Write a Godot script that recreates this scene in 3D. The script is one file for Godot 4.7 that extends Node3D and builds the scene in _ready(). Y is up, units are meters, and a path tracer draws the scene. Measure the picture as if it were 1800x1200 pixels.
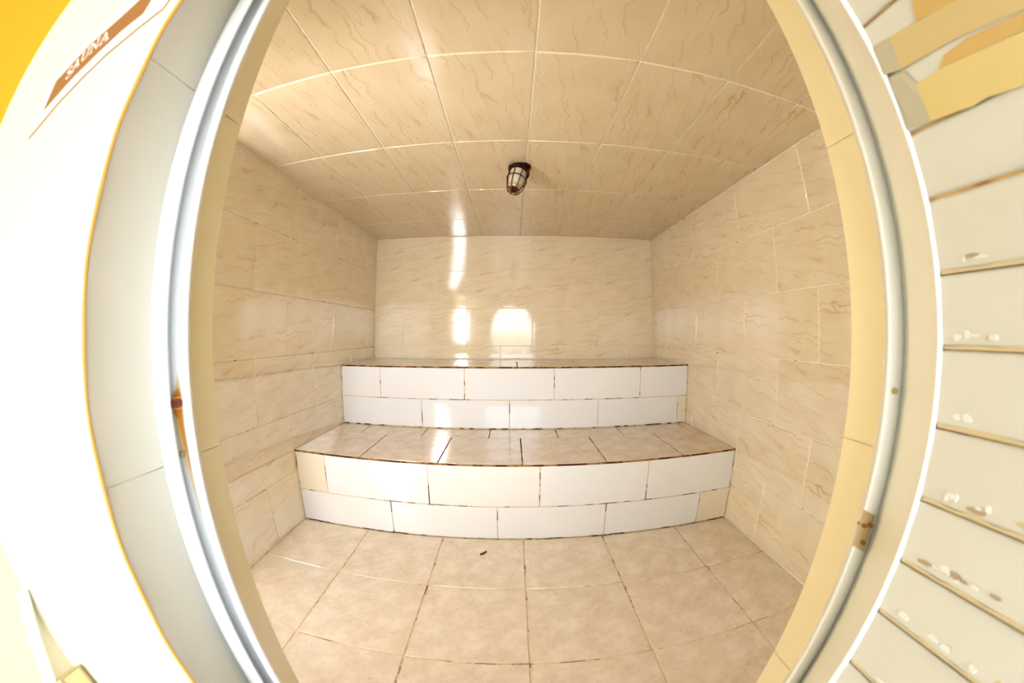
extends Node3D
# A small tiled steam room seen through its doorway.
# Lengths inside the builders are in units of one ceiling tile's width, U metres.
# The whole place is barrel-bowed: round the room's long axis its courses, jambs and door curve as the photograph shows them.

const U := 0.4
const EYE := 3.3501            # height of the room's long axis over its floor
const HC := 2.5717             # ceiling over the axis
const FL := -3.3501            # floor
const WL := -3.7311            # left wall
const WR := 3.8666             # right wall
const ZB := 9.3863             # back wall
const Z1 := 5.237              # lower bench front
const Y1 := -1.9998            # lower bench seat
const Z2 := 7.2963             # upper bench front
const Y2 := -0.6928            # upper bench seat
const ZI := 1.35               # inner face of the front wall
const ZO := 0.975              # outer face of the front wall
const LEAF := 2.3156           # open door leaf, right of the axis

var rng := RandomNumberGenerator.new()
var M := {}
var taken := {}

func _ready():
	rng.seed = 4711
	# ---- camera
	var cam := Camera3D.new()
	cam.name = "camera"
	var lens := CameraAttributesPhysical.new()
	lens.frustum_focal_length = 16.0
	lens.exposure_aperture = 5.6
	lens.frustum_focus_distance = 2.4
	cam.attributes = lens
	cam.set_frustum(2.0 * 0.02 * 600.0 / 637.0, Vector2(0.0, -15.55 / 637.0 * 0.02), 0.02, 300.0)
	cam.position = Vector3(0, EYE * U, 0)
	add_child(cam)
	cam.current = true
	# ---- sky and exposure
	var env := Environment.new()
	env.background_mode = Environment.BG_SKY
	var sky := Sky.new()
	var sm := ProceduralSkyMaterial.new()
	sm.sky_top_color = Color(0.80, 0.85, 0.92)
	sm.sky_horizon_color = Color(0.96, 0.98, 1.0)
	sm.sky_curve = 0.2
	sm.ground_bottom_color = Color(0.72, 0.68, 0.6)
	sm.ground_horizon_color = Color(0.8, 0.78, 0.74)
	sky.sky_material = sm
	env.sky = sky
	env.background_energy_multiplier = 3.9
	env.tonemap_mode = Environment.TONE_MAPPER_LINEAR
	env.tonemap_exposure = 2.85
	env.sdfgi_enabled = true
	env.ssao_enabled = true
	env.ssil_enabled = true
	var we := WorldEnvironment.new()
	we.name = "environment"
	we.environment = env
	add_child(we)
	# ---- materials
	make_materials()
	# ---- the setting
	build_shell()
	build_front_wall()
	build_doorway()
	build_door_leaf()
	build_outside()
	# ---- things
	build_benches()
	build_lamp()
	build_strip_light()
	build_sign()
	build_tapes()
	build_small_things()

# ------------------------------------------------------------------ shape of the place

func curve_in(x: float, y: float, d: float) -> Vector2:
	var r := sqrt(x * x + y * y)
	if r < 1e-5:
		return Vector2(x, y)
	var t := atan2(r, d)
	return Vector2(x, y) * (d * t * (1.0 + 0.005 * t * t) / r)

func flat(x: float, y: float, d: float) -> Vector3:
	return Vector3(x * U, (y + EYE) * U, -d * U)

func bow(x: float, y: float, d: float) -> Vector3:
	var s := clampf(x, -1.28 * d, 1.55 * d)
	var b := curve_in(s, y, d)
	return flat(b.x + x - s, b.y, d)

func jamb(side: int, px: float, d: float, m: float) -> Vector3:
	# a point of the left or right jamb: px gives how far the upright stands from the axis, m its height over that distance
	var a := tan(px / 637.0 * 0.993) * d
	var b := curve_in(side * a, m * a, d)
	return flat(b.x, b.y, d)

func leaf_pt(m: float, d: float, n: float) -> Vector3:
	var b := curve_in(LEAF, m * LEAF, ZO)
	b -= b.normalized() * n
	return flat(b.x, b.y, d)

# ------------------------------------------------------------------ helpers

func numbered(called: String) -> String:
	if not taken.has(called):
		taken[called] = 0
		return called
	taken[called] += 1
	return "%s_%03d" % [called, taken[called]]

func tag(o: Node, label: String, category := "", group := "", kind := ""):
	o.set_meta("label", label)
	if category: o.set_meta("category", category)
	if group: o.set_meta("group", group)
	if kind: o.set_meta("kind", kind)

func root(called: String, at := Vector3.ZERO) -> Node3D:
	var o := Node3D.new()
	o.name = numbered(called)
	add_child(o)
	o.position = at
	return o

func new_st() -> SurfaceTool:
	var st := SurfaceTool.new()
	st.begin(Mesh.PRIMITIVE_TRIANGLES)
	return st

func commit(st: SurfaceTool, called: String, m: Material, parent: Node = null) -> MeshInstance3D:
	st.generate_normals()
	var o := MeshInstance3D.new()
	o.mesh = st.commit()
	o.material_override = m
	o.cast_shadow = GeometryInstance3D.SHADOW_CASTING_SETTING_ON
	if parent == null:
		o.name = numbered(called)
		add_child(o)
	else:
		o.name = called
		parent.add_child(o, true)
		var t := Transform3D.IDENTITY
		var p: Node = parent
		while p != self:
			t = (p as Node3D).transform * t
			p = p.get_parent()
		o.transform = t.affine_inverse()     # shapes are given in the place's own coordinates
	return o

func tri(st: SurfaceTool, a: Vector3, b: Vector3, c: Vector3, ua := Vector2.ZERO, ub := Vector2.ZERO, uc := Vector2.ZERO):
	st.set_uv(ua); st.add_vertex(a)
	st.set_uv(ub); st.add_vertex(b)
	st.set_uv(uc); st.add_vertex(c)

# rows of points, rows of uvs; the sheet faces the given way; sg is the smoothing group
func sheet(st: SurfaceTool, p: Array, uv: Array, facing: Vector3, sg := 0):
	st.set_smooth_group(sg)
	var i0 := p.size() / 2 - (1 if p.size() > 1 else 0)
	var j0: int = p[0].size() / 2 - 1
	i0 = clampi(i0, 0, p.size() - 2)
	j0 = clampi(j0, 0, p[0].size() - 2)
	var a: Vector3 = p[i0][j0]
	var b: Vector3 = p[i0][j0 + 1]
	var c: Vector3 = p[i0 + 1][j0 + 1]
	var flip: bool = (a - c).cross(a - b).dot(facing) < 0.0
	for i in p.size() - 1:
		for j in p[i].size() - 1:
			var q := [p[i][j], p[i][j + 1], p[i + 1][j + 1], p[i + 1][j]]
			var w := [uv[i][j], uv[i][j + 1], uv[i + 1][j + 1], uv[i + 1][j]] if uv.size() else [Vector2.ZERO, Vector2.ZERO, Vector2.ZERO, Vector2.ZERO]
			if flip:
				tri(st, q[0], q[2], q[1], w[0], w[2], w[1])
				tri(st, q[0], q[3], q[2], w[0], w[3], w[2])
			else:
				tri(st, q[0], q[1], q[2], w[0], w[1], w[2])
				tri(st, q[0], q[2], q[3], w[0], w[2], w[3])

func grid(s: Callable, u0: float, u1: float, v0: float, v1: float, nu: int, nv: int, n: float) -> Array:
	var rows := []
	for i in nv + 1:
		var row := []
		for j in nu + 1:
			row.append(s.call(lerpf(u0, u1, float(j) / nu), lerpf(v0, v1, float(i) / nv), n))
		rows.append(row)
	return rows

func outline(g: Array) -> Array:
	var o := []
	var nv := g.size() - 1
	var nu: int = g[0].size() - 1
	for j in nu: o.append(g[0][j])
	for i in nv: o.append(g[i][nu])
	for j in nu: o.append(g[nv][nu - j])
	for i in nv: o.append(g[nv - i][0])
	o.append(o[0])
	return o

# a tile laid on the surface s(u, v, n): slightly crowned arrises, its foot sunk below the joint
func tile(parent: Node, called: String, s: Callable, u0: float, u1: float, v0: float, v1: float, m: Material, uvs: Vector2, turned := false, gap := 0.013, lift := 0.006, fine := 1) -> MeshInstance3D:
	var nu := clampi(int(ceil((u1 - u0) * 2.3)) * fine, 1, 6)
	var nv := clampi(int(ceil((v1 - v0) * 2.3)) * fine, 1, 6)
	var g2 := gap * 0.5
	var b := 0.005
	lift += rng.randf_range(-0.0009, 0.0009)
	var top := grid(s, u0 + g2 + b, u1 - g2 - b, v0 + g2 + b, v1 - g2 - b, nu, nv, lift)
	var rim := grid(s, u0 + g2, u1 - g2, v0 + g2, v1 - g2, nu, nv, -0.008)
	var off := Vector2(rng.randf_range(0.0, 0.4), rng.randf_range(0.0, 0.4))
	var uv := []
	for i in nv + 1:
		var row := []
		for j in nu + 1:
			var q := Vector2(lerpf(0, u1 - u0, float(j) / nu), lerpf(v1 - v0, 0, float(i) / nv))
			if turned:
				q = Vector2(q.y, q.x)
			row.append(q * uvs + off)
		uv.append(row)
	var st := new_st()
	var um := (u0 + u1) / 2.0
	var vm := (v0 + v1) / 2.0
	var face: Vector3 = s.call(um, vm, 0.1) - s.call(um, vm, 0.0)
	sheet(st, top, uv, face, 0)
	var ot := outline(top)
	var orim := outline(rim)
	var uo := outline(uv)
	# the sloped rim, facing away from the tile's middle
	var mid: Vector3 = s.call(um, vm, 0.0)
	st.set_smooth_group(1)
	for k in ot.size() - 1:
		sheet(st, [[ot[k], ot[k + 1]], [orim[k], orim[k + 1]]], [[uo[k], uo[k + 1]], [uo[k], uo[k + 1]]], (ot[k] + ot[k + 1]) / 2.0 - mid + face * 0.2, 1)
	return commit(st, called, m, parent)

# a backing slab behind the tiles
func slab_into(st: SurfaceTool, s: Callable, u0: float, u1: float, v0: float, v1: float, nu: int, nv: int, deep: float, sunk := 0.0):
	var um := (u0 + u1) / 2.0
	var vm := (v0 + v1) / 2.0
	var face: Vector3 = s.call(um, vm, 0.1) - s.call(um, vm, 0.0)
	var a := grid(s, u0, u1, v0, v1, nu, nv, sunk)
	var b := grid(s, u0, u1, v0, v1, nu, nv, -deep)
	sheet(st, a, [], face, 0)
	sheet(st, b, [], -face, 1)
	var oa := outline(a)
	var ob := outline(b)
	var mid: Vector3 = s.call(um, vm, -deep / 2.0)
	for k in oa.size() - 1:
		sheet(st, [[oa[k], oa[k + 1]], [ob[k], ob[k + 1]]], [], (oa[k] + oa[k + 1]) / 2.0 - mid, -1)

func box_into(st: SurfaceTool, lo: Vector3, hi: Vector3):
	var c := (lo + hi) / 2.0
	for ax in 3:
		for sgn in [0, 1]:
			var q := []
			for k in 4:
				var p := Vector3.ZERO
				p[ax] = hi[ax] if sgn else lo[ax]
				p[(ax + 1) % 3] = hi[(ax + 1) % 3] if k & 1 else lo[(ax + 1) % 3]
				p[(ax + 2) % 3] = hi[(ax + 2) % 3] if k & 2 else lo[(ax + 2) % 3]
				q.append(p)
			var f := Vector3.ZERO
			f[ax] = 1.0 if sgn else -1.0
			sheet(st, [[q[0], q[1]], [q[2], q[3]]], [], f, -1)

func tube_into(st: SurfaceTool, path: Array, r: float, sides := 8, closed := false, sg := 0):
	var rings := []
	var n := path.size()
	for i in n:
		var a: Vector3 = path[(i - 1 + n) % n] if closed else path[maxi(i - 1, 0)]
		var b: Vector3 = path[(i + 1) % n] if closed else path[mini(i + 1, n - 1)]
		var t := (b - a).normalized()
		var x := t.cross(Vector3(0.31, 0.2, 0.93)).normalized()
		var y := x.cross(t)
		var ring := []
		for k in sides + 1:
			var w := TAU * k / sides
			ring.append(path[i] + (x * cos(w) + y * sin(w)) * r)
		rings.append(ring)
	if closed:
		rings.append(rings[0])
	for i in rings.size() - 1:
		for k in sides:
			var c: Vector3 = path[i % n]
			sheet(st, [[rings[i][k], rings[i][k + 1]], [rings[i + 1][k], rings[i + 1][k + 1]]], [], (rings[i][k] + rings[i][k + 1]) / 2.0 - c, sg)
	if not closed:
		for e in [0, n - 1]:
			var out: Vector3 = (path[0] - path[1]) if e == 0 else (path[n - 1] - path[n - 2])
			for k in sides:
				st.set_smooth_group(-1)
				var p: Vector3 = rings[e][k]
				var q: Vector3 = rings[e][k + 1]
				if (path[e] - q).cross(path[e] - p).dot(out) < 0.0:
					tri(st, path[e], q, p)
				else:
					tri(st, path[e], p, q)

# a turned shape: profile of (radius, height) about an axis through at, pointing up
func lathe_into(st: SurfaceTool, profile: Array, xf: Transform3D, sides := 24, sg := 0):
	var rows := []
	for q in profile:
		var row := []
		for k in sides + 1:
			var w := TAU * k / sides
			row.append(xf * Vector3(q.x * cos(w), q.y, q.x * sin(w)))
		rows.append(row)
	for i in rows.size() - 1:
		var pm: Vector2 = (profile[i] + profile[i + 1]) / 2.0
		var tang: Vector2 = profile[i + 1] - profile[i]
		var nrm := Vector2(tang.y, -tang.x)
		for k in sides:
			var w := TAU * (k + 0.5) / sides
			sheet(st, [[rows[i][k], rows[i][k + 1]], [rows[i + 1][k], rows[i + 1][k + 1]]], [], xf.basis * Vector3(nrm.x * cos(w), nrm.y, nrm.x * sin(w)) + (xf.basis * Vector3(cos(w), 0, sin(w))) * 1e-6 * pm.x, sg)

# ------------------------------------------------------------------ materials

func plain(c: Color, rough: float, spec := 0.5) -> StandardMaterial3D:
	var m := StandardMaterial3D.new()
	m.albedo_color = c
	m.roughness = rough
	m.metallic_specular = spec
	return m

func noise(sd: int, freq: float, oct := 3, kind := FastNoiseLite.FRACTAL_FBM) -> FastNoiseLite:
	var n := FastNoiseLite.new()
	n.seed = sd
	n.noise_type = FastNoiseLite.TYPE_SIMPLEX_SMOOTH
	n.frequency = freq
	n.fractal_type = kind
	n.fractal_octaves = oct
	return n

func marble() -> ImageTexture:
	var w := 1024
	var h := 1024
	var base := noise(3, 0.004, 3)
	var warp := noise(5, 0.007, 3)
	var jag := noise(6, 0.035, 3)
	var vein := noise(7, 0.010, 1)
	var vein2 := noise(17, 0.021, 1)
	var mask := noise(9, 0.008, 2)
	var grain := noise(11, 0.09, 2)
	var img := Image.create(w, h, false, Image.FORMAT_RGB8)
	var c0 := Color(0.938, 0.882, 0.778)
	var c1 := Color(0.958, 0.912, 0.822)
	var cv := Color(0.80, 0.665, 0.48)
	for y in h:
		for x in w:
			var j := jag.get_noise_2d(x, y * 0.6)
			var v := y + x * 0.20 + warp.get_noise_2d(x, y) * 20.0 + j * 6.0
			var u := x * 0.045
			var n := vein.get_noise_2d(u, v)
			var n2 := vein2.get_noise_2d(u * 1.6 + 300.0, v + 90.0)
			var k := smoothstep(-0.45, 0.15, mask.get_noise_2d(x * 0.6, v * 1.2))
			var k2 := smoothstep(-0.10, 0.40, mask.get_noise_2d(x * 0.6 + 900.0, v * 1.5))
			var a := clampf(1.0 - absf(n) * 16.0, 0.0, 1.0) * k * 0.42
			a += (clampf(1.0 - n * 2.6, 0.0, 1.0) if n > 0.0 else 0.0) * k * 0.15
			a += clampf(1.0 - absf(n2) * 9.0, 0.0, 1.0) * k2 * 0.38
			var c := c0.lerp(c1, clampf(0.5 + base.get_noise_2d(x, y * 1.5) * 1.1 + grain.get_noise_2d(x, y) * 0.25, 0.0, 1.0))
			img.set_pixel(x, y, c.lerp(cv, clampf(a, 0.0, 0.8)))
	return ImageTexture.create_from_image(img)

func stone() -> ImageTexture:
	var w := 1024
	var base := noise(21, 0.006, 4)
	var blot := noise(22, 0.02, 3)
	var scr := noise(23, 0.03, 2)
	var scr2 := noise(26, 0.035, 2)
	var grain := noise(24, 0.12, 3)
	var img := Image.create(w, w, false, Image.FORMAT_RGB8)
	var c0 := Color(0.835, 0.765, 0.67)
	var c1 := Color(0.91, 0.86, 0.79)
	for y in w:
		for x in w:
			var t := 0.5 + base.get_noise_2d(x, y) * 0.7 + blot.get_noise_2d(x, y) * 0.35 + grain.get_noise_2d(x, y) * 0.35
			var c := c0.lerp(c1, clampf(t, 0.0, 1.0))
			var s := clampf(1.0 - absf(scr.get_noise_2d(x * 0.35 + y * 0.25, y * 1.1 - x * 0.6)) * 16.0, 0.0, 1.0) * smoothstep(0.0, 0.4, blot.get_noise_2d(x + 500.0, y))
			var s2 := clampf(1.0 - absf(scr2.get_noise_2d(x * 0.9 + y * 0.5, y * 0.35 - x * 0.2)) * 18.0, 0.0, 1.0) * smoothstep(0.0, 0.4, blot.get_noise_2d(x, y + 700.0))
			c = c.lerp(Color(0.95, 0.90, 0.83), s * 0.6)
			c = c.lerp(Color(0.72, 0.60, 0.47), s2 * 0.45)
			img.set_pixel(x, y, c)
	return ImageTexture.create_from_image(img)

# joint filler: a clean colour with spots and lengths of dirt
func filler(sd: int, clean: Color, dirt: Color, from: float, to: float) -> StandardMaterial3D:
	var a := noise(sd, 0.018, 3)
	var b := noise(sd + 1, 0.11, 2)
	var img := Image.create(512, 512, false, Image.FORMAT_RGB8)
	for y in 512:
		for x in 512:
			var t := smoothstep(from, to, a.get_noise_2d(x, y) + b.get_noise_2d(x, y) * 0.25)
			img.set_pixel(x, y, clean.lerp(dirt, t))
	var m := plain(Color.WHITE, 0.9, 0.2)
	m.albedo_texture = ImageTexture.create_from_image(img)
	m.uv1_triplanar = true
	m.uv1_world_triplanar = true
	m.uv1_scale = Vector3.ONE * 0.8
	return m

func ripple() -> ImageTexture:
	var a := noise(31, 0.012, 2)
	var b := noise(32, 0.05, 2)
	var img := Image.create(512, 512, false, Image.FORMAT_RGB8)
	for y in 512:
		for x in 512:
			var t := 0.5 + a.get_noise_2d(x, y) * 0.4 + b.get_noise_2d(x, y) * 0.08
			img.set_pixel(x, y, Color(t, t, t))
	img.bump_map_to_normal_map(3.0)
	return ImageTexture.create_from_image(img)

func make_materials():
	var mt := marble()
	var rp := ripple()
	var m := plain(Color(1.0, 0.996, 0.97), 0.08, 0.65)
	m.albedo_texture = mt
	m.normal_enabled = true
	m.normal_texture = rp
	m.normal_scale = 0.06
	M.wall_tile = m
	m = plain(Color(0.90, 0.872, 0.82), 0.16)  # same marble as the walls, dimmed: weaker bounce light put into the colour
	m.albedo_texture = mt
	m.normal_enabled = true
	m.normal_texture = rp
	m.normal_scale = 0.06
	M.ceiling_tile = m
	m = plain(Color(0.985, 0.975, 0.945), 0.22, 0.6)
	m.albedo_texture = stone()
	M.floor_tile = m
	m = plain(Color(0.97, 0.95, 0.915), 0.14, 0.6)
	m.albedo_texture = M.floor_tile.albedo_texture
	M.seat_tile = m
	M.white_tile = plain(Color(0.915, 0.925, 0.94), 0.07, 0.65)
	M.white_tile_b = plain(Color(0.92, 0.92, 0.915), 0.07, 0.65)
	M.cream_tile = plain(Color(0.92, 0.89, 0.82), 0.08, 0.7)
	M.wall_grout = filler(41, Color(0.975, 0.945, 0.88), Color(0.36, 0.24, 0.13), 0.42, 0.62)
	M.ceiling_grout = plain(Color(0.96, 0.915, 0.835), 0.85, 0.2)
	M.floor_grout = filler(51, Color(0.87, 0.78, 0.66), Color(0.40, 0.26, 0.15), 0.20, 0.50)
	M.bench_grout = filler(61, Color(0.85, 0.77, 0.65), Color(0.38, 0.25, 0.14), 0.0, 0.36)
	M.seat_grout = filler(65, Color(0.62, 0.47, 0.32), Color(0.30, 0.18, 0.10), -0.3, 0.2)
	M.plaster = plain(Color(0.955, 0.935, 0.835), 0.8, 0.3)
	M.concrete = plain(Color(0.80, 0.78, 0.72), 0.9, 0.2)
	M.outer_reveal = plain(Color(0.84, 0.82, 0.765), 0.15)
	M.inner_reveal = plain(Color(0.925, 0.865, 0.70), 0.25)
	M.cream_paint = plain(Color(0.93, 0.91, 0.84), 0.35)
	M.plastic = plain(Color(0.95, 0.955, 0.96), 0.22)
	M.caulk = plain(Color(0.84, 0.64, 0.26), 0.6)
	M.yellow_paint = plain(Color(0.88, 0.70, 0.10), 0.6)
	M.pale_paint = plain(Color(0.90, 0.865, 0.77), 0.6)
	M.plank = plain(Color(0.80, 0.79, 0.74), 0.38)
	M.plank_b = plain(Color(0.795, 0.78, 0.725), 0.4)
	M.rust_wood = filler(71, Color(0.80, 0.66, 0.44), Color(0.55, 0.34, 0.14), -0.1, 0.3)
	M.flake = plain(Color(0.87, 0.865, 0.84), 0.5)
	M.bare = plain(Color(0.66, 0.58, 0.45), 0.8)
	M.stain = plain(Color(0.78, 0.71, 0.55), 0.8)
	M.rust = plain(Color(0.40, 0.17, 0.05), 0.7)
	M.rust_run = plain(Color(0.86, 0.55, 0.14), 0.7)
	M.rust_pale = plain(Color(0.90, 0.80, 0.58), 0.6)
	m = plain(Color(0.72, 0.66, 0.50), 0.3)
	m.metallic = 0.6
	M.steel = m
	M.brass = plain(Color(0.72, 0.62, 0.42), 0.45)
	M.iron = filler(81, Color(0.24, 0.13, 0.08), Color(0.12, 0.07, 0.05), -0.2, 0.3)
	M.iron_rust = filler(82, Color(0.45, 0.25, 0.12), Color(0.22, 0.11, 0.06), -0.2, 0.3)
	m = plain(Color(0.80, 0.76, 0.67), 0.12)
	M.lamp_glass = m
	M.lamp_residue = plain(Color(0.70, 0.60, 0.44), 0.2)
	M.lamp_dirt = plain(Color(0.55, 0.34, 0.13), 0.7)
	M.sign_white = plain(Color(0.955, 0.955, 0.93), 0.4)
	M.sign_brown = plain(Color(0.62, 0.43, 0.26), 0.45)
	M.sign_line = plain(Color(0.60, 0.43, 0.22), 0.5)
	M.tape = plain(Color(0.82, 0.73, 0.48), 0.35)
	M.tape_b = plain(Color(0.775, 0.685, 0.47), 0.35)
	M.tape_orange = plain(Color(0.775, 0.635, 0.36), 0.35)
	M.tape_end = plain(Color(0.70, 0.67, 0.565), 0.4)
	m = plain(Color(1, 1, 1, 0.08), 0.02)
	m.transparency = BaseMaterial3D.TRANSPARENCY_ALPHA
	M.pane = m
	m = plain(Color(0.95, 0.95, 0.95), 0.5)
	m.emission_enabled = true
	m.emission = Color(1.0, 0.98, 0.95)
	m.emission_energy_multiplier = 2.0
	M.diffuser = m
	M.paving = plain(Color(0.78, 0.75, 0.69), 0.85)
	M.crumb = plain(Color(0.20, 0.13, 0.08), 0.9)

# ------------------------------------------------------------------ the room

func s_ceiling(u: float, v: float, n: float) -> Vector3: return bow(u, HC - n, v)
func s_floor(u: float, v: float, n: float) -> Vector3: return bow(u, FL + n, v)
func s_left(u: float, v: float, n: float) -> Vector3: return bow(WL + n, v, u)
func s_right(u: float, v: float, n: float) -> Vector3: return bow(WR - n, v, u)
func s_back(u: float, v: float, n: float) -> Vector3: return bow(u, v, ZB - n)
func s_front1(u: float, v: float, n: float) -> Vector3: return bow(u, v, Z1 - n)
func s_front2(u: float, v: float, n: float) -> Vector3: return bow(u, v, Z2 - n)
func s_seat1(u: float, v: float, n: float) -> Vector3: return bow(u, Y1 + n, v)
func s_seat2(u: float, v: float, n: float) -> Vector3: return bow(u, Y2 + n, v)

func shell(called: String, s: Callable, u0: float, u1: float, v0: float, v1: float, nu: int, nv: int, m: Material, label: String) -> MeshInstance3D:
	var st := new_st()
	slab_into(st, s, u0, u1, v0, v1, nu, nv, 0.3, -0.005)
	var o := commit(st, called, m)
	tag(o, label, "", "", "structure")
	return o

func courses(o: Node, s: Callable, ys: Array, joints: Array, lo: float, hi: float, m: Material):
	for c in ys.size() - 1:
		var js: Array = [lo]
		for j in joints[c % joints.size()]:
			if j > lo + 0.03 and j < hi - 0.03:
				js.append(j)
		js.append(hi)
		for k in js.size() - 1:
			tile(o, "tile", s, js[k], js[k + 1], ys[c + 1], ys[c], m, Vector2(0.30, 0.30))

func build_shell():
	var near := ZI - 0.05
	var o := shell("ceiling", s_ceiling, WL - 0.3, WR + 0.3, near, ZB + 0.3, 48, 56, M.ceiling_grout, "low ceiling of cream marbled tiles with pale joints")
	var zs := [ZB - 0.012, 7.9045, 6.147, 4.3895, 2.632, ZI]
	var xs := [WL + 0.012, -2.7854, -1.7854, -0.7854, 0.2146, 1.2146, 2.2146, 3.2146, WR - 0.012]
	for i in zs.size() - 1:
		for k in xs.size() - 1:
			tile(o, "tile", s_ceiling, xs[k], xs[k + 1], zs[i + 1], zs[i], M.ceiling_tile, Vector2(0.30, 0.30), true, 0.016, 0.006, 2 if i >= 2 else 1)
	o = shell("floor", s_floor, WL - 0.3, WR + 0.3, near, ZB + 0.3, 48, 56, M.floor_grout, "beige stone tiled floor with stained joints")
	zs = [Z1 - 0.014, 3.9234, 2.5987, ZI]
	xs = [WL + 0.012, 0.185 - 3 * 1.3023, 0.185 - 2 * 1.3023, 0.185 - 1.3023, 0.185, 0.185 + 1.3023, 0.185 + 2 * 1.3023, WR - 0.012]
	for i in zs.size() - 1:
		for k in xs.size() - 1:
			if xs[k + 1] - xs[k] > 0.05:
				tile(o, "tile", s_floor, xs[k], xs[k + 1], zs[i + 1], zs[i], M.floor_tile, Vector2(0.38, 0.38), k % 2 == 0, 0.018, 0.006, 2 if i >= 1 else 1)
	o = shell("wall_left", s_left, near, ZB + 0.2, FL - 0.2, HC + 0.2, 32, 20, M.wall_grout, "left wall of glossy cream marbled tiles")
	courses(o, s_left, [HC - 0.014, 1.595, 0.61, -0.38, -1.385, -2.37, FL + 0.012], [[1.69, 3.44, 5.19, 6.94, 8.65], [2.56, 4.31, 6.07, 7.81]], ZI, ZB - 0.012, M.wall_tile)
	o = shell("wall_right", s_right, near, ZB + 0.2, FL - 0.2, HC + 0.2, 32, 20, M.wall_grout, "right wall of glossy cream marbled tiles with darkened joints")
	courses(o, s_right, [HC - 0.014, 1.56, 0.585, -0.385, -1.37, -2.34, FL + 0.012], [[1.68, 3.43, 5.19, 6.94, 8.64], [2.53, 4.28, 6.04, 7.79]], ZI, ZB - 0.012, M.wall_tile)
	o = shell("wall_back", s_back, WL - 0.2, WR + 0.2, FL - 0.2, HC + 0.2, 24, 18, M.ceiling_grout, "back wall of glossy cream marbled tiles above the upper bench")
	courses(o, s_back, [HC - 0.014, 1.62, 0.635, -0.345, Y2 + 0.02], [[-2.9, -1.17, 0.53, 2.26], [-1.99, -0.3, 1.43, 3.13]], WL + 0.012, WR - 0.012, M.wall_tile)

# ------------------------------------------------------------------ the front wall with its doorway

const RING := 168

# one ring of the doorway at depth d: left upright pl, right upright pr (see jamb), going round clockwise from the lower left corner
func ring(pl: float, pr: float, d: float) -> Array:
	var al := tan(pl / 637.0 * 0.993) * d
	var ar := tan(pr / 637.0 * 0.993) * d
	var t := (1.85 + (al / d - 1.08) * 0.85) * d
	var b := (2.10 + (al / d - 1.08) * 0.90) * d
	var o := []
	var ns := 60
	var nt := 24
	for i in ns:
		o.append(Vector2(-al, lerpf(-b, t, float(i) / ns)))
	for i in nt:
		o.append(Vector2(lerpf(-al, ar, float(i) / nt), t))
	for i in ns:
		o.append(Vector2(ar, lerpf(t, -b, float(i) / ns)))
	for i in nt:
		o.append(Vector2(lerpf(ar, -al, float(i) / nt), -b))
	var r := []
	for p in o:
		var c := curve_in(p.x, p.y, d)
		r.append(flat(c.x, c.y, d))
	r.append(r[0])
	return r

func to_rect(rg: Array, x0: float, x1: float, y0: float, y1: float) -> Array:
	var o := []
	for p in rg:
		var x: float = p.x / U
		var y: float = p.y / U - EYE
		var k := 1e9
		if x < 0: k = minf(k, x0 / x)
		if x > 0: k = minf(k, x1 / x)
		if y < 0: k = minf(k, y0 / y)
		if y > 0: k = minf(k, y1 / y)
		o.append(flat(x * k, y * k, -p.z / U))
	return o

func build_front_wall():
	var st := new_st()
	var a := ring(757, 756, ZO)
	var am := ring(645, 716, 1.15)
	var b := ring(533, 606, ZI)
	var ra := to_rect(a, -1.46, 1.46, FL, 3.0)
	var rb := to_rect(b, -1.46, 1.46, FL, 3.0)
	for k in a.size() - 1:
		var c := flat(0, 0, 1.15)
		sheet(st, [[a[k], a[k + 1]], [ra[k], ra[k + 1]]], [], Vector3(0, 0, 1), 0)
		sheet(st, [[b[k], b[k + 1]], [rb[k], rb[k + 1]]], [], Vector3(0, 0, -1), 1)
		sheet(st, [[a[k], a[k + 1]], [am[k], am[k + 1]]], [], c - a[k], 2)
		sheet(st, [[am[k], am[k + 1]], [b[k], b[k + 1]]], [], c - a[k], 2)
	var bx := func(x0, x1, y0, y1): box_into(st, flat(x0, y0, ZI), flat(x1, y1, ZO))
	# corners of the middle field that the rays to the rectangle cut off
	bx.call(-4.6, -1.455, FL, 3.0)
	bx.call(1.455, 4.8, FL, 3.0)
	var o := commit(st, "wall_front", M.plaster)
	tag(o, "cream plastered front wall round the doorway", "", "", "structure")
	# left jamb: glazed tiles outside and inside the frame, split at their joints
	var ms := [-1.75, -0.385, 0.76, 1.68]
	for k in 3:
		jamb_tile(o, "outer_reveal_tile", -1, [[751.0, ZO + 0.002], [637.0, 1.152]], ms[k], ms[k + 1], M.outer_reveal)
		jamb_tile(o, "inner_reveal_tile", -1, [[575.0, 1.215], [528.5, ZI + 0.002]], ms[k], ms[k + 1], M.inner_reveal)
	ms = [-1.75, -1.215, -0.315, 0.584, 1.35]
	for k in 4:
		jamb_tile(o, "inner_reveal_tile", 1, [[668.0, 1.215], [598.5, ZI + 0.002]], ms[k], ms[k + 1], M.inner_reveal)
	jamb_tile(o, "jamb_board", 1, [[751.0, ZO + 0.002], [689.0, 1.152]], -1.75, 1.35, M.cream_paint)
	# bead of sealant along the outer left arris
	var path := []
	for i in 61:
		path.append(jamb(-1, 753.5 + 1.2 * sin(i * 0.9), ZO - 0.001, lerpf(-1.7, 1.35, i / 60.0)))
	st = new_st()
	tube_into(st, path, 0.0036 * U, 6)
	var cb := commit(st, "sealant_bead", M.caulk, o)
	cb.set_meta("label", "yellowed bead of sealant")

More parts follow.
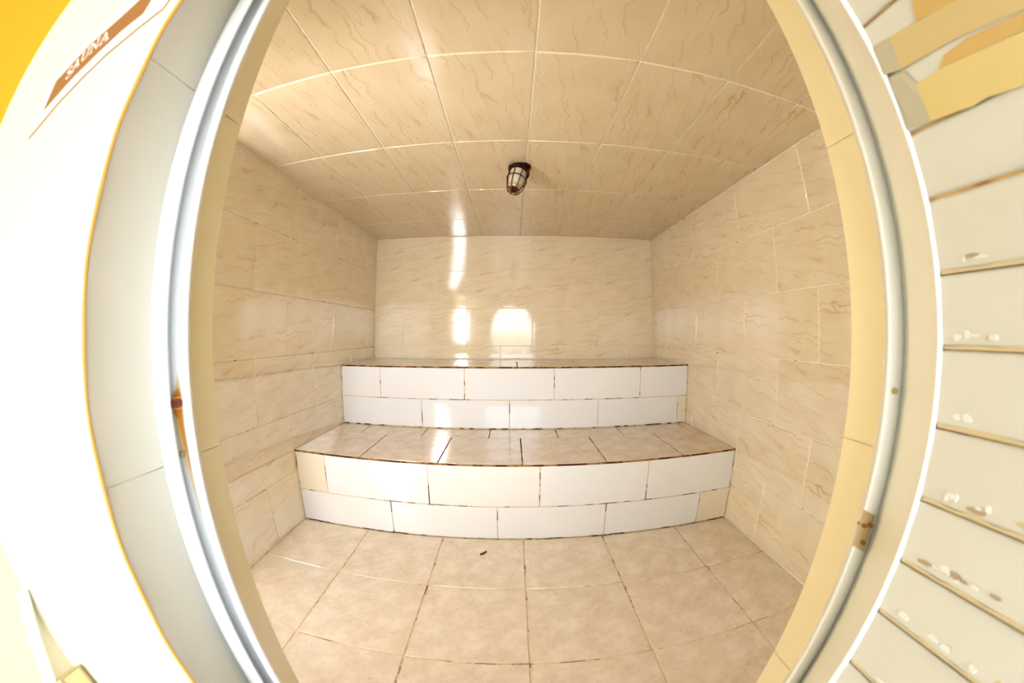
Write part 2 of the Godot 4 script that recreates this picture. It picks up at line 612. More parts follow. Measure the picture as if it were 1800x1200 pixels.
func jamb_tile(parent: Node, called: String, side: int, prof: Array, m0: float, m1: float, m: Material):
	var g := 0.0012
	var n := maxi(4, int((m1 - m0) * 16.0))
	var p := []
	for i in n + 1:
		var mm := lerpf(m0 + g, m1 - g, float(i) / n)
		var row := []
		for j in 3:
			row.append(jamb(side, lerpf(prof[0][0], prof[1][0], j / 2.0), lerpf(prof[0][1], prof[1][1], j / 2.0), mm))
		p.append(row)
	var st := new_st()
	sheet(st, p, [], Vector3(-side, 0, 0.2), 0)
	# thickness: back sheet and rims
	var q := []
	for row in p:
		var r2 := []
		for v in row:
			var out: Vector3 = Vector3(v.x, v.y - EYE * U, 0).normalized() * 0.02 * U
			r2.append(v + out)
		q.append(r2)
	sheet(st, q, [], Vector3(side, 0, -0.2), 1)
	var op := outline(p)
	var oq := outline(q)
	var c := Vector3.ZERO
	for v in op: c += v / op.size()
	for k in op.size() - 1:
		sheet(st, [[op[k], op[k + 1]], [oq[k], oq[k + 1]]], [], (op[k] + op[k + 1]) / 2.0 - c, -1)
	commit(st, called, m, parent)

func build_doorway():
	# white plastic door frame: one moulded profile going round, with a channel on the hinge side and a round bead opposite
	var prof := [ # left, right, depth left, depth right
		[635.0, 689.0, 1.19, 1.19], [637.0, 691.0, 1.15, 1.152], [635.5, 690.0, 1.131, 1.148], [633.0, 687.0, 1.128, 1.145],
		[612.0, 682.0, 1.128, 1.141], [608.5, 678.0, 1.133, 1.138], [606.0, 673.0, 1.160, 1.136], [604.5, 668.0, 1.184, 1.136],
		[589.0, 664.5, 1.184, 1.139], [587.5, 662.0, 1.160, 1.144], [585.0, 660.8, 1.151, 1.150], [574.0, 660.0, 1.151, 1.158],
		[571.0, 659.5, 1.157, 1.17], [570.0, 659.5, 1.17, 1.19], [566.0, 655.0, 1.236, 1.236], [600.0, 700.0, 1.236, 1.236]]
	var rings := []
	for q in prof:
		# the right half may sit at another depth than the left
		var rl := ring(q[0], q[1], q[2])
		var rr := ring(q[0], q[1], q[3])
		var row := []
		for k in rl.size():
			var t := 0.0
			if k >= 60 and k < 84: t = (k - 60) / 24.0
			elif k >= 84 and k < 144: t = 1.0
			elif k >= 144: t = clampf(1.0 - (k - 144) / 24.0, 0.0, 1.0)
			row.append(rl[k].lerp(rr[k], t))
		rings.append(row)
	var st := new_st()
	for i in rings.size() - 1:
		for k in rings[i].size() - 1:
			var c := (rings[i][k] as Vector3)
			var inw := Vector3(-c.x, EYE * U - c.y, 0.0).normalized()
			var d := inw * 0.4 + Vector3(0, 0, 1)
			if i == 0 or i == 5 or i == 6: d = inw * (1.0 if i != 0 else -1.0) + Vector3(0, 0, 0.05)
			if i == 8 or i == 9: d = -inw * (1.0 if c.x < 0 else -1.0) + Vector3(0, 0, 0.3)
			if i >= 11: d = inw + Vector3(0, 0, 0.1)
			if i == 14: d = Vector3(0, 0, -1)
			sheet(st, [[rings[i][k], rings[i][k + 1]], [rings[i + 1][k], rings[i + 1][k + 1]]], [], d, 0 if i in [1, 2, 3, 4] else 3 if i >= 9 else i)
	var o := commit(st, "trim_1", M.plastic)
	tag(o, "white plastic door frame with a channel and rusty bolt", "", "", "structure")
	# rust run in the channel, below and above the bolt: thin crust with its own ragged outline
	var run := func(called: String, lim: Array, m: Material, lift: float):
		var s2 := new_st()
		var rows := []
		for q in lim:
			rows.append([jamb(-1, q[1], 1.184 - lift, q[0]), jamb(-1, q[2], 1.184 - lift, q[0])])
		sheet(s2, rows, [], Vector3(0.3, 0, 1), 0)
		return commit(s2, called, m, o)
	run.call("rust_stain", [[-0.125, 592.5, 591.5], [-0.15, 595, 590], [-0.175, 600, 589.5], [-0.20, 604, 589.2], [-0.235, 604.3, 589.2], [-0.265, 602, 589.2], [-0.30, 603, 589.2], [-0.335, 600, 589.2], [-0.37, 601, 589.2], [-0.40, 597, 589.2], [-0.44, 594, 589.2], [-0.50, 592, 589.2], [-0.58, 590.5, 589.2]], M.rust_pale, 0.0008)
	run.call("rust_stain", [[-0.165, 594.5, 592], [-0.18, 599, 590], [-0.205, 603.5, 589.3], [-0.235, 603.5, 589.3], [-0.25, 601, 589.3], [-0.265, 596.5, 589.8], [-0.285, 597, 590], [-0.31, 595, 589.6], [-0.335, 594.5, 589.6], [-0.35, 593.5, 589.3], [-0.372, 592, 589.3], [-0.40, 591, 589.3], [-0.43, 590.3, 589.3]], M.rust_run, 0.0016)
	# bolt and screws
	fixing(o, "bolt", jamb(-1, 595.0, 1.160, -0.211), 0.0165, 0.016, M.rust, M.rust_run)
	fixing(o, "screw", jamb(-1, 596.0, 1.183, -0.368), 0.011, 0.005, M.steel, M.rust_pale)
	fixing(o, "screw", jamb(1, 677.0, 1.137, -0.1522), 0.010, 0.005, M.steel, M.rust_pale)
	# strike plate on the bead
	var sp := new_st()
	var rows := []
	var back := []
	for i in 9:
		var mm := lerpf(-0.503, -0.624, i / 8.0)
		var row := []
		var rb := []
		for j in 5:
			var px := lerpf(661.5, 686.0, j / 4.0)
			var dd: float = [1.141, 1.1335, 1.1325, 1.1345, 1.141][j]
			row.append(jamb(1, px, dd, mm))
			rb.append(jamb(1, px, dd + 0.006, mm))
		rows.append(row)
		back.append(rb)
	sheet(sp, rows, [], Vector3(-0.3, 0, 1), 0)
	sheet(sp, back, [], Vector3(0.3, 0, -1), 1)
	var oa := outline(rows)
	var ob := outline(back)
	for k in oa.size() - 1:
		sheet(sp, [[oa[k], oa[k + 1]], [ob[k], ob[k + 1]]], [], oa[k] - jamb(1, 674.0, 1.12, -0.563), -1)
	var plate := commit(sp, "strike_plate", M.brass, o)
	plate.set_meta("label", "tarnished brass strike plate")
	for q in [[681.0, -0.537, 0.008], [671.0, -0.548, 0.007], [678.0, -0.598, 0.008]]:
		fixing(plate, "screw", jamb(1, q[0], 1.133, q[1]), q[2], 0.004, M.lamp_dirt, M.brass)

func fixing(parent: Node, called: String, at: Vector3, r: float, h: float, m: Material, ring_m: Material):
	var z := Vector3(0.0, EYE * U, 0.0) - at
	z = (Vector3(z.x * 0.35, z.y * 0.35, z.z)).normalized()
	var x := z.cross(Vector3.UP).normalized()
	var xf := Transform3D(Basis(x, z, x.cross(z)), at)
	var st := new_st()
	lathe_into(st, [Vector2(r * U, -0.022 * U), Vector2(r * U, h * 0.5 * U), Vector2(r * 0.85 * U, h * 0.9 * U), Vector2(r * 0.45 * U, h * U), Vector2(r * 0.40 * U, h * 0.6 * U), Vector2(0.00001, h * 0.55 * U)], xf, 16, 0)
	var o := commit(st, called, m, parent)
	if parent.get_parent() == self:
		st = new_st()
		lathe_into(st, [Vector2(r * 1.25 * U, -0.003 * U), Vector2(r * 1.22 * U, h * 0.25 * U), Vector2(r * 0.98 * U, h * 0.3 * U)], xf, 16, 0)
		commit(st, "washer", ring_m, o)

# ------------------------------------------------------------------ the open door leaf

func leaf_poly(st: SurfaceTool, pts: Array, n: float, thick: float, tess := 3):
	# a thin piece lying on the leaf; pts are (height m, depth d)
	var poly := PackedVector2Array()
	for i in pts.size():
		var a: Vector2 = pts[i]
		var b: Vector2 = pts[(i + 1) % pts.size()]
		for k in tess:
			poly.append(a.lerp(b, float(k) / tess))
	var idx := Geometry2D.triangulate_polygon(poly)
	st.set_smooth_group(-1)
	var inward := Vector3(-1, 0, 0)
	for k in range(0, idx.size(), 3):
		var p := []
		for j in 3:
			p.append(leaf_pt(poly[idx[k + j]].x, poly[idx[k + j]].y, n))
		if (p[0] - p[2]).cross(p[0] - p[1]).dot(inward) < 0.0:
			tri(st, p[0], p[2], p[1])
		else:
			tri(st, p[0], p[1], p[2])
	var c := Vector2.ZERO
	for q in poly: c += q / poly.size()
	var cw := leaf_pt(c.x, c.y, n)
	for k in poly.size():
		var a := poly[k]
		var b := poly[(k + 1) % poly.size()]
		var pa := leaf_pt(a.x, a.y, n)
		var pb := leaf_pt(b.x, b.y, n)
		sheet(st, [[pa, pb], [leaf_pt(a.x, a.y, n - thick), leaf_pt(b.x, b.y, n - thick)]], [], pa - cw, -1)

func build_door_leaf():
	var d0 := 0.972
	var d1 := -0.95
	var st := new_st()
	var s := func(u: float, v: float, n: float): return leaf_pt(v, u, n)
	slab_into(st, s, d1, d0, -1.42, 1.36, 2, 60, 0.09)
	var o := commit(st, "door_1", M.rust_wood)
	tag(o, "open door leaf of cream planks with peeling paint at the joints", "", "", "structure")
	var ms := [-1.42, -1.24, -1.10, -0.9676, -0.7547, -0.5822, -0.4035, -0.2181, -0.0338, 0.1389, 0.3193, 0.50, 0.685, 0.87, 1.06, 1.22, 1.36]
	for k in ms.size() - 1:
		var st2 := new_st()
		var g0 := 0.0055
		var rows := []
		var prof := [[ms[k] + 0.001, -0.001], [ms[k] + g0, 0.010], [ms[k] + g0 * 2.2, 0.014]]
		for i in range(1, 6):
			prof.append([lerpf(ms[k] + g0 * 2.2, ms[k + 1] - g0 * 3.0, i / 6.0), 0.014 + 0.0015 * sin(PI * i / 6.0)])
		prof.append([ms[k + 1] - g0 * 3.0, 0.014])
		prof.append([ms[k + 1] - g0 * 1.6, 0.010])
		prof.append([ms[k + 1] - g0 * 1.2, -0.001])
		for q in prof:
			rows.append([leaf_pt(q[0], d1 + 0.004, q[1]), leaf_pt(q[0], 0.3, q[1]), leaf_pt(q[0], 0.8, q[1]), leaf_pt(q[0], d0 - 0.004, q[1])])
		sheet(st2, rows, [], Vector3(-1, 0, 0), 0)
		for e in [0, 3]:
			var fan := []
			for r in rows: fan.append(r[e])
			var c: Vector3 = (fan[0] + fan[fan.size() - 1]) / 2.0
			for i in fan.size() - 1:
				st2.set_smooth_group(-1)
				var nz := 1.0 if e == 0 else -1.0
				if (c - fan[i + 1]).cross(c - fan[i]).z * nz < 0.0:
					tri(st2, c, fan[i + 1], fan[i])
				else:
					tri(st2, c, fan[i], fan[i + 1])
		commit(st2, "plank", M.plank if k % 3 else M.plank_b, o)
	# white lipping along the hinge side
	st = new_st()
	var path := []
	for i in 81:
		path.append(leaf_pt(lerpf(-1.42, 1.36, i / 80.0), 0.962, 0.015))
	tube_into(st, path, 0.0055 * U, 8)
	commit(st, "lipping", M.plastic, o)
	# blistered paint above the joints: curled flakes, bare patches and stained streaks
	var r2 := RandomNumberGenerator.new()
	r2.seed = 99
	for m in [0.1389, -0.0338, -0.2181, -0.4035, -0.5822, -0.7547, -0.9676]:
		var streak := new_st()
		var pts := []
		for i in 14:
			pts.append(Vector2(m + 0.001 + r2.randf_range(0.000, 0.008), lerpf(0.955, 0.60, i / 13.0)))
		for i in 14:
			pts.append(Vector2(m - 0.004, lerpf(0.60, 0.955, i / 13.0)))
		leaf_poly(streak, pts, 0.0115, 0.004, 1)
		commit(streak, "stained_edge", M.stain, o)
		for k in 9:
			var d := r2.randf_range(0.62, 0.945)
			var big := r2.randf()
			var w := 0.004 + 0.016 * big * big
			var h := 0.003 + 0.010 * r2.randf()
			var mm: float = m + 0.016 + h * 0.6 + 0.012 * r2.randf()
			var poly := []
			for q in 9:
				var an := TAU * q / 9.0
				var rr := r2.randf_range(0.55, 1.0)
				poly.append(Vector2(mm + sin(an) * h * rr, d + cos(an) * w * rr))
			var fl := new_st()
			var bare := k % 4 == 3
			leaf_poly(fl, poly, 0.0172 if not bare else 0.0158, 0.003, 1)
			commit(fl, "bare_patch" if bare else "paint_flake", M.stain if bare else M.flake, o)
	for q in [[-0.386, 0.845, 0.007, 0.026], [-0.558, 0.905, 0.008, 0.018], [-0.548, 0.845, 0.013, 0.012], [-0.552, 0.828, 0.006, 0.006], [-0.548, 0.775, 0.006, 0.012], [0.168, 0.885, 0.006, 0.016]]:
		var hole := new_st()
		var poly := []
		for j in 8:
			var an := TAU * j / 8.0
			var rr := r2.randf_range(0.6, 1.0)
			poly.append(Vector2(q[0] + sin(an) * q[2] * rr, q[1] + cos(an) * q[3] * rr))
		leaf_poly(hole, poly, 0.0176, 0.003, 1)
		commit(hole, "bare_patch", M.bare, o)

# ------------------------------------------------------------------ outside

func build_outside():
	# rounded pier left of the doorway, painted in two colours
	var r0 := 1.4847
	var s := func(u: float, v: float, n: float): return flat(cos(v) * (r0 - n), sin(v) * (r0 - n), u)
	var st := new_st()
	slab_into(st, s, 0.35, ZO, PI, deg_to_rad(130), 4, 30, 0.12)
	var o: Node3D = commit(st, "wall_porch", M.yellow_paint)
	tag(o, "rounded yellow pier beside the doorway, cream painted low down", "", "", "structure")
	st = new_st()
	slab_into(st, s, 0.35, ZO, deg_to_rad(230), PI, 4, 30, 0.12)
	commit(st, "dado", M.pale_paint, o)
	# unseen porch side walls and roof, added to shade the leaf and reveals
	st = new_st()
	box_into(st, flat(-1.72, 1.14, ZO), flat(-1.49, 2.2, -3.2))
	box_into(st, flat(-1.60, 1.137, ZO), flat(-0.96, 1.23, -3.2))
	box_into(st, flat(-1.72, FL, ZO), flat(-1.49, -1.14, -3.2))
	box_into(st, flat(-1.60, -1.23, ZO), flat(-0.96, -1.137, -3.2))
	slab_into(st, s, -3.2, 0.35, deg_to_rad(230), deg_to_rad(130), 4, 40, 0.12)
	commit(st, "shade_wall", M.concrete, o)
	st = new_st()
	box_into(st, flat(2.0, FL, ZO), flat(2.2, 2.2, -3.2))
	o = commit(st, "wall_shade_right", M.concrete)  # out of view, added so daylight comes only from straight ahead
	tag(o, "unseen plastered side wall behind the open door leaf, added to shade the doorway", "", "", "structure")
	st = new_st()
	box_into(st, flat(-1.72, 2.2, ZO), flat(2.2, 2.4, -3.2))
	o = commit(st, "ceiling_shade", M.concrete)  # out of view, added to cut skylight from above on leaf and reveals
	tag(o, "unseen flat plastered roof before the doorway, added to shade leaf and reveals", "", "", "structure")
	# paving
	st = new_st()
	box_into(st, flat(-40, FL - 0.3, ZO), flat(40, FL, -60))
	o = commit(st, "floor_outside", M.paving)
	tag(o, "pale paving in front of the doorway", "", "", "structure")

# ------------------------------------------------------------------ benches

func build_benches():
	var o := root("tiled_bench", flat(0, FL, Z1 + 1.0))
	tag(o, "lower tiled bench with white front tiles, standing on the floor", "bench", "stepped benches")
	var st := new_st()
	slab_into(st, s_front1, WL + 0.004, WR - 0.004, FL + 0.004, Y1 - 0.031, 24, 4, 0.1)
	commit(st, "front_core", M.bench_grout, o)
	st = new_st()
	slab_into(st, s_seat1, WL + 0.004, WR - 0.004, Z1 - 0.003, Z2 - 0.002, 24, 6, 0.03)
	commit(st, "seat_core", M.seat_grout, o)
	var rows := [[-2.73, Y1 - 0.022, [WL + 0.014, -3.13, -1.31, 0.43, 2.18, WR - 0.014]], [FL + 0.014, -2.73, [WL + 0.014, -1.97, -0.23, 1.51, 3.23, WR - 0.014]]]
	for r in rows.size():
		var xs: Array = rows[r][2]
		for k in xs.size() - 1:
			var cut: bool = (r == 0 and k == 0) or (r == 1 and k == 4)
			var m: Material = M.cream_tile if cut else (M.white_tile_b if (r == 0 and k == 2) else M.white_tile)
			tile(o, "front_tile", s_front1, xs[k], xs[k + 1], rows[r][0], rows[r][1], m, Vector2.ONE, false, 0.010)
	for r in [[Z1 - 0.006, 6.65, [WL + 0.014, -2.45, -1.145, 0.16, 1.47, 2.795, WR - 0.014]], [6.65, Z2 - 0.012, [WL + 0.014, -3.02, -1.75, -0.44, 0.885, 2.19, 3.62, WR - 0.014]]]:
		var xs: Array = r[2]
		for k in xs.size() - 1:
			tile(o, "seat_tile", s_seat1, xs[k], xs[k + 1], r[0], r[1], M.seat_tile, Vector2(0.38, 0.38), false, 0.013)
	o = root("tiled_bench", flat(0, Y1, Z2 + 1.0))
	tag(o, "upper tiled bench against the back wall, behind the lower bench", "bench", "stepped benches")
	st = new_st()
	slab_into(st, s_front2, WL + 0.004, WR - 0.004, Y1 + 0.002, Y2 - 0.031, 24, 4, 0.1)
	commit(st, "front_core", M.bench_grout, o)
	st = new_st()
	slab_into(st, s_seat2, WL + 0.004, WR - 0.004, Z2 - 0.003, ZB - 0.004, 24, 6, 0.03)
	commit(st, "seat_core", M.seat_grout, o)
	rows = [[-1.375, Y2 - 0.026, [WL + 0.014, -2.79, -0.97, 0.86, 2.71, WR - 0.014]], [Y1 + 0.02, -1.375, [WL + 0.014, -1.88, -0.05, 1.79, 3.63, WR - 0.014]]]
	for r in rows.size():
		var xs: Array = rows[r][2]
		for k in xs.size() - 1:
			var m: Material = M.cream_tile if (r == 1 and k == 4) else M.white_tile
			tile(o, "front_tile", s_front2, xs[k], xs[k + 1], rows[r][0], rows[r][1], m, Vector2.ONE, false, 0.010)
	for r in [[Z2 - 0.008, 8.68, [WL + 0.014, -2.45, -1.15, 0.11, 1.43, 2.75, WR - 0.014]], [8.68, ZB - 0.012, [WL + 0.014, -1.80, -0.5, 0.8, 2.1, WR - 0.014]]]:
		var xs: Array = r[2]
		for k in xs.size() - 1:
			tile(o, "seat_tile", s_seat2, xs[k], xs[k + 1], r[0], r[1], M.seat_tile, Vector2(0.38, 0.38), false, 0.013)

# ------------------------------------------------------------------ lamp

func build_lamp():
	var top := bow(0.135, HC - 0.008, 5.20)
	var o := root("bulkhead_lamp", top)
	tag(o, "rusty caged bulkhead lamp with milky glass hanging from the ceiling", "lamp")
	var axis := Vector3(-0.27, -1.0, 0.26).normalized()
	var x := axis.cross(Vector3(0, 0, 1)).normalized()
	var xf := Transform3D(Basis(x, axis, x.cross(axis)), top)
	var lev := Transform3D(Basis(Vector3(1, 0, 0), Vector3(0, -1, 0), Vector3(0, 0, -1)), top)
	var k := U * 0.82
	var st := new_st()
	lathe_into(st, [Vector2(0.0001, -0.01) * k, Vector2(0.175, -0.01) * k, Vector2(0.178, 0.03) * k, Vector2(0.165, 0.055) * k, Vector2(0.15, 0.06) * k, Vector2(0.0001, 0.06) * k], lev, 28, 0)
	# ears with the screw holes
	for sgn in [-1]:
		box_into(st, top + Vector3(sgn * 0.19 - 0.025, -0.028, -0.03) * k, top + Vector3(sgn * 0.19 + 0.025, 0.008, 0.03) * k)
	commit(st, "base_plate", M.iron, o)
	st = new_st()
	lathe_into(st, [Vector2(0.158, 0.0) * k, Vector2(0.172, 0.07) * k, Vector2(0.186, 0.10) * k, Vector2(0.188, 0.13) * k, Vector2(0.176, 0.15) * k, Vector2(0.150, 0.148) * k, Vector2(0.146, 0.10) * k], xf, 32, 0)
	commit(st, "collar", M.iron, o)
	# clamp on the collar
	for q in [0.4, 2.6]:
		st = new_st()
		var p: Vector3 = xf * (Vector3(cos(q) * 0.19, 0.12, sin(q) * 0.19) * k)
		tube_into(st, [p + axis * -0.03 * k, p + axis * 0.05 * k], 0.018 * k, 8)
		commit(st, "clamp_screw", M.iron_rust, o)
	st = new_st()
	var prof := [Vector2(0.150, 0.10) * k, Vector2(0.150, 0.16) * k]
	for i in 13:
		var w := PI / 2.0 * i / 12.0
		prof.append(Vector2(maxf(0.148 * pow(cos(w), 0.62), 0.0001), 0.22 + 0.27 * sin(w)) * k)
	lathe_into(st, prof, xf, 32, 0)
	commit(st, "glass", M.lamp_glass, o)
	# residue dried on inside the low end of the glass
	st = new_st()
	var low := []
	for i in range(6, 13):
		var w := PI / 2.0 * i / 12.0
		low.append(Vector2(maxf(0.1495 * pow(cos(w), 0.62), 0.0001), 0.22 + 0.272 * sin(w)) * k)
	lathe_into(st, low, xf, 32, 0)
	var res := commit(st, "residue", M.lamp_residue, o)
	res.set_meta("label", "brownish residue at the end of the glass")
	# guard of wires
	var bars := []
	for q in 4:
		var path := []
		var an := PI * q / 4.0 + 0.35
		for i in 25:
			var w := PI * i / 24.0 - PI / 2.0
			var rr := 0.168 * signf(sin(w)) * pow(absf(sin(w)), 0.55)
			var yy := 0.13 + 0.385 * pow(maxf(cos(w), 0.0), 0.55)
			path.append(xf * (Vector3(cos(an) * rr, yy, sin(an) * rr) * k))
		st = new_st()
		tube_into(st, path, 0.0075 * k, 6)
		commit(st, "guard_wire", M.iron, o)
	for q in [[0.175, 0.29], [0.110, 0.505]]:
		var path := []
		for i in 28:
			var w := TAU * i / 28.0
			path.append(xf * (Vector3(cos(w) * q[0], q[1], sin(w) * q[0]) * k))
		st = new_st()
		tube_into(st, path, 0.0078 * k, 6, true)
		commit(st, "guard_wire", M.iron_rust if q[0] < 0.15 else M.iron, o)
	# rusty cap where the wires meet
	st = new_st()
	lathe_into(st, [Vector2(0.07, 0.472) * k, Vector2(0.072, 0.49) * k, Vector2(0.055, 0.512) * k, Vector2(0.0001, 0.518) * k], xf, 20, 0)
	commit(st, "guard_cap", M.iron_rust, o)

# the upright strip light whose image every glossy tile shows: on the front wall, inside, left of the doorway
func build_strip_light():
	var o := root("strip_light", flat(-2.38, 0.35, ZI))
	tag(o, "upright white strip light on the inner front wall beside the doorway", "light")
	var st := new_st()
	box_into(st, flat(-2.59, -0.42, ZI), flat(-2.17, 1.12, ZI + 0.12))
	commit(st, "housing", M.plastic, o)
	st = new_st()
	box_into(st, flat(-2.57, -0.38, ZI + 0.12), flat(-2.19, 1.08, ZI + 0.15))
	commit(st, "diffuser", M.diffuser, o)
	var l := AreaLight3D.new()
	l.name = "strip_glow"
	l.area_size = Vector2(0.38 * U, 1.46 * U)
	l.area_normalize_energy = true
	l.light_energy = 1.0
	l.light_color = Color(0.985, 0.985, 1.0)
	l.area_range = 12.0
	l.shadow_enabled = true
	o.add_child(l)
	l.position = flat(-2.38, 0.35, ZI + 0.165) - o.position
	# an area light shines along its own -z, which here points into the room

# ------------------------------------------------------------------ sign

func ribbon(st: SurfaceTool, pts: Array, w: float, d0: float, d1: float):
	for i in pts.size() - 1:
		var a: Vector2 = pts[i]
		var b: Vector2 = pts[i + 1]
		var n := (b - a).orthogonal().normalized() * w
		var e := (b - a).normalized() * w * 0.4
		prism(st, [a - n - e, b - n + e, b + n + e, a + n - e], d0, d1)

func prism(st: SurfaceTool, pts: Array, d0: float, d1: float):
	# a flat plate on the front wall, outline in wall coordinates, from depth d0 (wall) to d1 (towards the viewer)
	var poly := PackedVector2Array(pts)
	var idx := Geometry2D.triangulate_polygon(poly)
	st.set_smooth_group(-1)
	for k in range(0, idx.size(), 3):
		var p := []
		for j in 3: p.append(flat(poly[idx[k + j]].x, poly[idx[k + j]].y, d1))
		if (p[0] - p[2]).cross(p[0] - p[1]).z < 0.0:
			tri(st, p[0], p[2], p[1])
		else:
			tri(st, p[0], p[1], p[2])
	var c := Vector2.ZERO
	for q in poly: c += q / poly.size()
	for k in poly.size():
		var a := poly[k]
		var b := poly[(k + 1) % poly.size()]
		var m := (a + b) / 2.0 - c
		sheet(st, [[flat(a.x, a.y, d1), flat(b.x, b.y, d1)], [flat(a.x, a.y, d0), flat(b.x, b.y, d0)]], [], Vector3(m.x, m.y, 0), -1)

func build_sign():
	var o := root("wall_sign", flat(-1.1, 0.75, ZO))
	tag(o, "slanting brown sign with white SAUNA lettering on the cream wall", "sign")
	var line := [Vector2(-1.2987, 0.5211), Vector2(-1.2207, 0.6145), Vector2(-1.1571, 0.6818), Vector2(-1.0929, 0.7446), Vector2(-1.0102, 0.8134), Vector2(-0.9367, 0.8707), Vector2(-0.9199, 0.8946), Vector2(-0.8801, 0.9558)]
	var st := new_st()
	prism(st, line + [Vector2(-0.93, 1.0), Vector2(-1.0, 0.905), Vector2(-1.062, 0.85), Vector2(-1.148, 0.776), Vector2(-1.236, 0.68)], ZO, ZO - 0.0012)
	commit(st, "backing_board", M.sign_white, o)
	st = new_st()
	ribbon(st, line, 0.0011, ZO, ZO - 0.0018)
	commit(st, "border_line", M.sign_line, o)
	st = new_st()
	prism(st, [Vector2(-1.2589, 0.5946), Vector2(-1.2245, 0.6742), Vector2(-1.1377, 0.7691), Vector2(-1.0546, 0.8425), Vector2(-0.998, 0.8946), Vector2(-0.93, 0.955), Vector2(-0.968, 0.8946), Vector2(-0.9911, 0.8563), Vector2(-1.0454, 0.8134), Vector2(-1.1128, 0.7507), Vector2(-1.1893, 0.6742)], ZO, ZO - 0.0022)
	var panel := commit(st, "name_panel", M.sign_brown, o)
	panel.set_meta("label", "brown name panel")
	# lettering, slanted along the panel
	var tm := TextMesh.new()
	var sf := SystemFont.new()
	sf.font_names = PackedStringArray(["Droid Serif"])
	sf.font_italic = true
	tm.font = sf
	tm.text = "SAUNA"
	tm.font_size = 32
	tm.pixel_size = 0.01
	tm.depth = 0.02
	tm.curve_step = 1.0
	var bb := tm.get_aabb()
	var arr := tm.get_mesh_arrays()
	var vs: PackedVector3Array = arr[Mesh.ARRAY_VERTEX]
	var ix: PackedInt32Array = arr[Mesh.ARRAY_INDEX]
	var st2 := new_st()
	st2.set_smooth_group(-1)
	var e0 := Vector2(-1.1985, 0.6755)
	var eu := Vector2(0.116, 0.113)
	var ev := Vector2(0.008, 0.028)
	var map := func(p: Vector3):
		var a := (p.x - bb.position.x) / bb.size.x
		var b := (p.y - bb.position.y) / bb.size.y
		var q := e0 + eu * a + ev * b + Vector2(-0.004, 0.004) * sin(PI * a)
		return flat(q.x, q.y, ZO - 0.0024 - 0.0008 * clampf(p.z / 0.01, -0.5, 1.0))
	var n := ix.size() if ix.size() else vs.size()
	for k in range(0, n, 3):
		var t := []
		for j in 3:
			t.append(map.call(vs[ix[k + j] if ix.size() else k + j]))
		tri(st2, t[0], t[1], t[2])
	var tx := commit(st2, "lettering", M.sign_white, panel)
	tx.set_meta("label", "white SAUNA lettering")

# ------------------------------------------------------------------ tape and small things

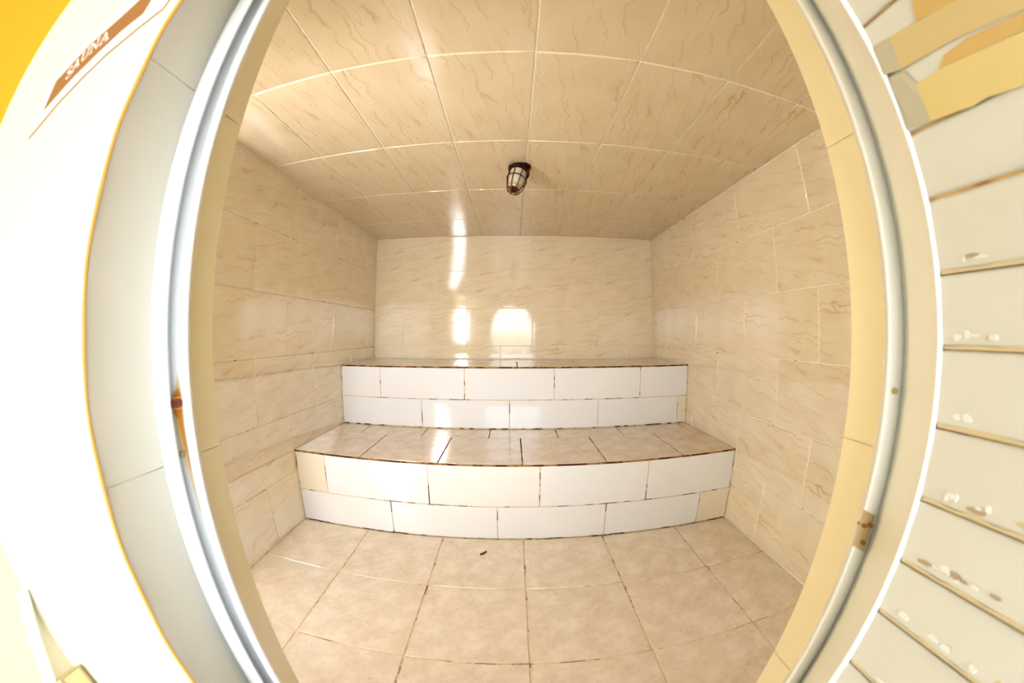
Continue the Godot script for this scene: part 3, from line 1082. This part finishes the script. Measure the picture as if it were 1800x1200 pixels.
func build_tapes():
	var defs := [
		["adhesive_tape", "upper strip of yellow tape with a greyish end on the plank door", M.tape_b, [Vector2(0.7811, 0.9151), Vector2(0.7701, 0.8601), Vector2(0.7456, 0.781), Vector2(0.7183, 0.7011), Vector2(0.70, 0.64), Vector2(0.62, 0.66), Vector2(0.6361, 0.7213), Vector2(0.6647, 0.8179), Vector2(0.6759, 0.9201)], [Vector2(0.7914, 0.9527), Vector2(0.7811, 0.9151), Vector2(0.6759, 0.9201), Vector2(0.6937, 0.9600)], 0.0200],
		["adhesive_tape", "lower wide strip of yellow tape with a torn edge on the plank door", M.tape, [Vector2(0.6156, 0.9052), Vector2(0.615, 0.853), Vector2(0.6050, 0.7983), Vector2(0.59, 0.7229), Vector2(0.58, 0.66), Vector2(0.475, 0.68), Vector2(0.4849, 0.756), Vector2(0.4946, 0.7982), Vector2(0.491, 0.826), Vector2(0.498, 0.8558), Vector2(0.500, 0.878), Vector2(0.5059, 0.9041)], [Vector2(0.6762, 0.9486), Vector2(0.6664, 0.9179), Vector2(0.6156, 0.9052), Vector2(0.5059, 0.9041), Vector2(0.5127, 0.955)], 0.0205],
		["adhesive_tape", "orange tape remnant between two yellow strips on the plank door", M.tape_orange, [Vector2(0.6121, 0.8587), Vector2(0.6427, 0.8400), Vector2(0.6475, 0.7983), Vector2(0.6294, 0.7229), Vector2(0.62, 0.66), Vector2(0.58, 0.66), Vector2(0.592, 0.7229), Vector2(0.605, 0.80)], [], 0.0190],
		["adhesive_tape", "orange tape piece above the upper yellow strip on the plank door", M.tape_orange, [Vector2(0.90, 0.835), Vector2(0.8163, 0.8503), Vector2(0.772, 0.8593), Vector2(0.747, 0.7911), Vector2(0.724, 0.7), Vector2(0.76, 0.69), Vector2(0.86, 0.70)], [], 0.0185]]
	for q in defs:
		var c: Vector2 = q[3][0]
		var o := root(q[0], leaf_pt(c.x, c.y, 0.017))
		tag(o, q[1], "tape", "tape strips on the door")
		var st := new_st()
		leaf_poly(st, q[3], q[5], 0.003, 3)
		commit(st, "strip", q[2], o)
		if q[4].size():
			st = new_st()
			leaf_poly(st, q[4], q[5] - 0.0006, 0.003, 3)
			var e := commit(st, "strip_end", M.tape_end, o)
			e.set_meta("label", "greyish end of the tape")

func on_pier(deg: float, d: float, n := 0.009) -> Vector3:
	var w := deg_to_rad(deg)
	return flat(cos(w) * (1.4847 - n), sin(w) * (1.4847 - n), d)

func build_small_things():
	# cable trunking and a box low on the left
	var st := new_st()
	tube_into(st, [on_pier(207.9, 0.966), on_pier(212.5, 0.944), on_pier(217.4, 0.922), on_pier(222.5, 0.89), on_pier(228.0, 0.85)], 0.0095 * U, 8)
	var o: Node3D = commit(st, "cable_trunking", M.plastic)
	tag(o, "thin white cable trunking low on the wall beside the pier", "trunking")
	o = root("junction_box", on_pier(219.6, 0.95, 0.0))
	tag(o, "small tan junction box low on the cream part of the pier", "box")
	st = new_st()
	var s := func(u: float, v: float, n: float): return on_pier(v, u, n)
	var top := grid(s, 0.928, 0.966, 217.6, 221.4, 2, 4, 0.028)
	var foot := grid(s, 0.925, 0.969, 217.3, 221.7, 2, 4, 0.0)
	sheet(st, top, [], Vector3(0.7, 0.7, 0.3), 0)
	var ot := outline(top)
	var fo := outline(foot)
	for k in ot.size() - 1:
		sheet(st, [[ot[k], ot[k + 1]], [fo[k], fo[k + 1]]], [], (ot[k] + ot[k + 1]) / 2.0 - on_pier(219.5, 0.947, 0.01), -1)
	commit(st, "body", M.rust_pale, o)
	st = new_st()
	tube_into(st, ot.slice(0, ot.size() - 1), 0.0022 * U, 6, true)
	commit(st, "lid_edge", M.bare, o)
	# crumb on the floor tiles
	st = new_st()
	var p := bow(-0.44, FL + 0.018, 4.76)
	tube_into(st, [p + Vector3(-0.014, 0, 0.004), p + Vector3(0, 0.003, 0), p + Vector3(0.012, 0.002, -0.012), p + Vector3(0.016, 0.001, -0.02)], 0.0045, 6)
	o = commit(st, "leaf_crumb", M.crumb)
	tag(o, "tiny dark curled crumb lying on the floor tiles", "crumb")
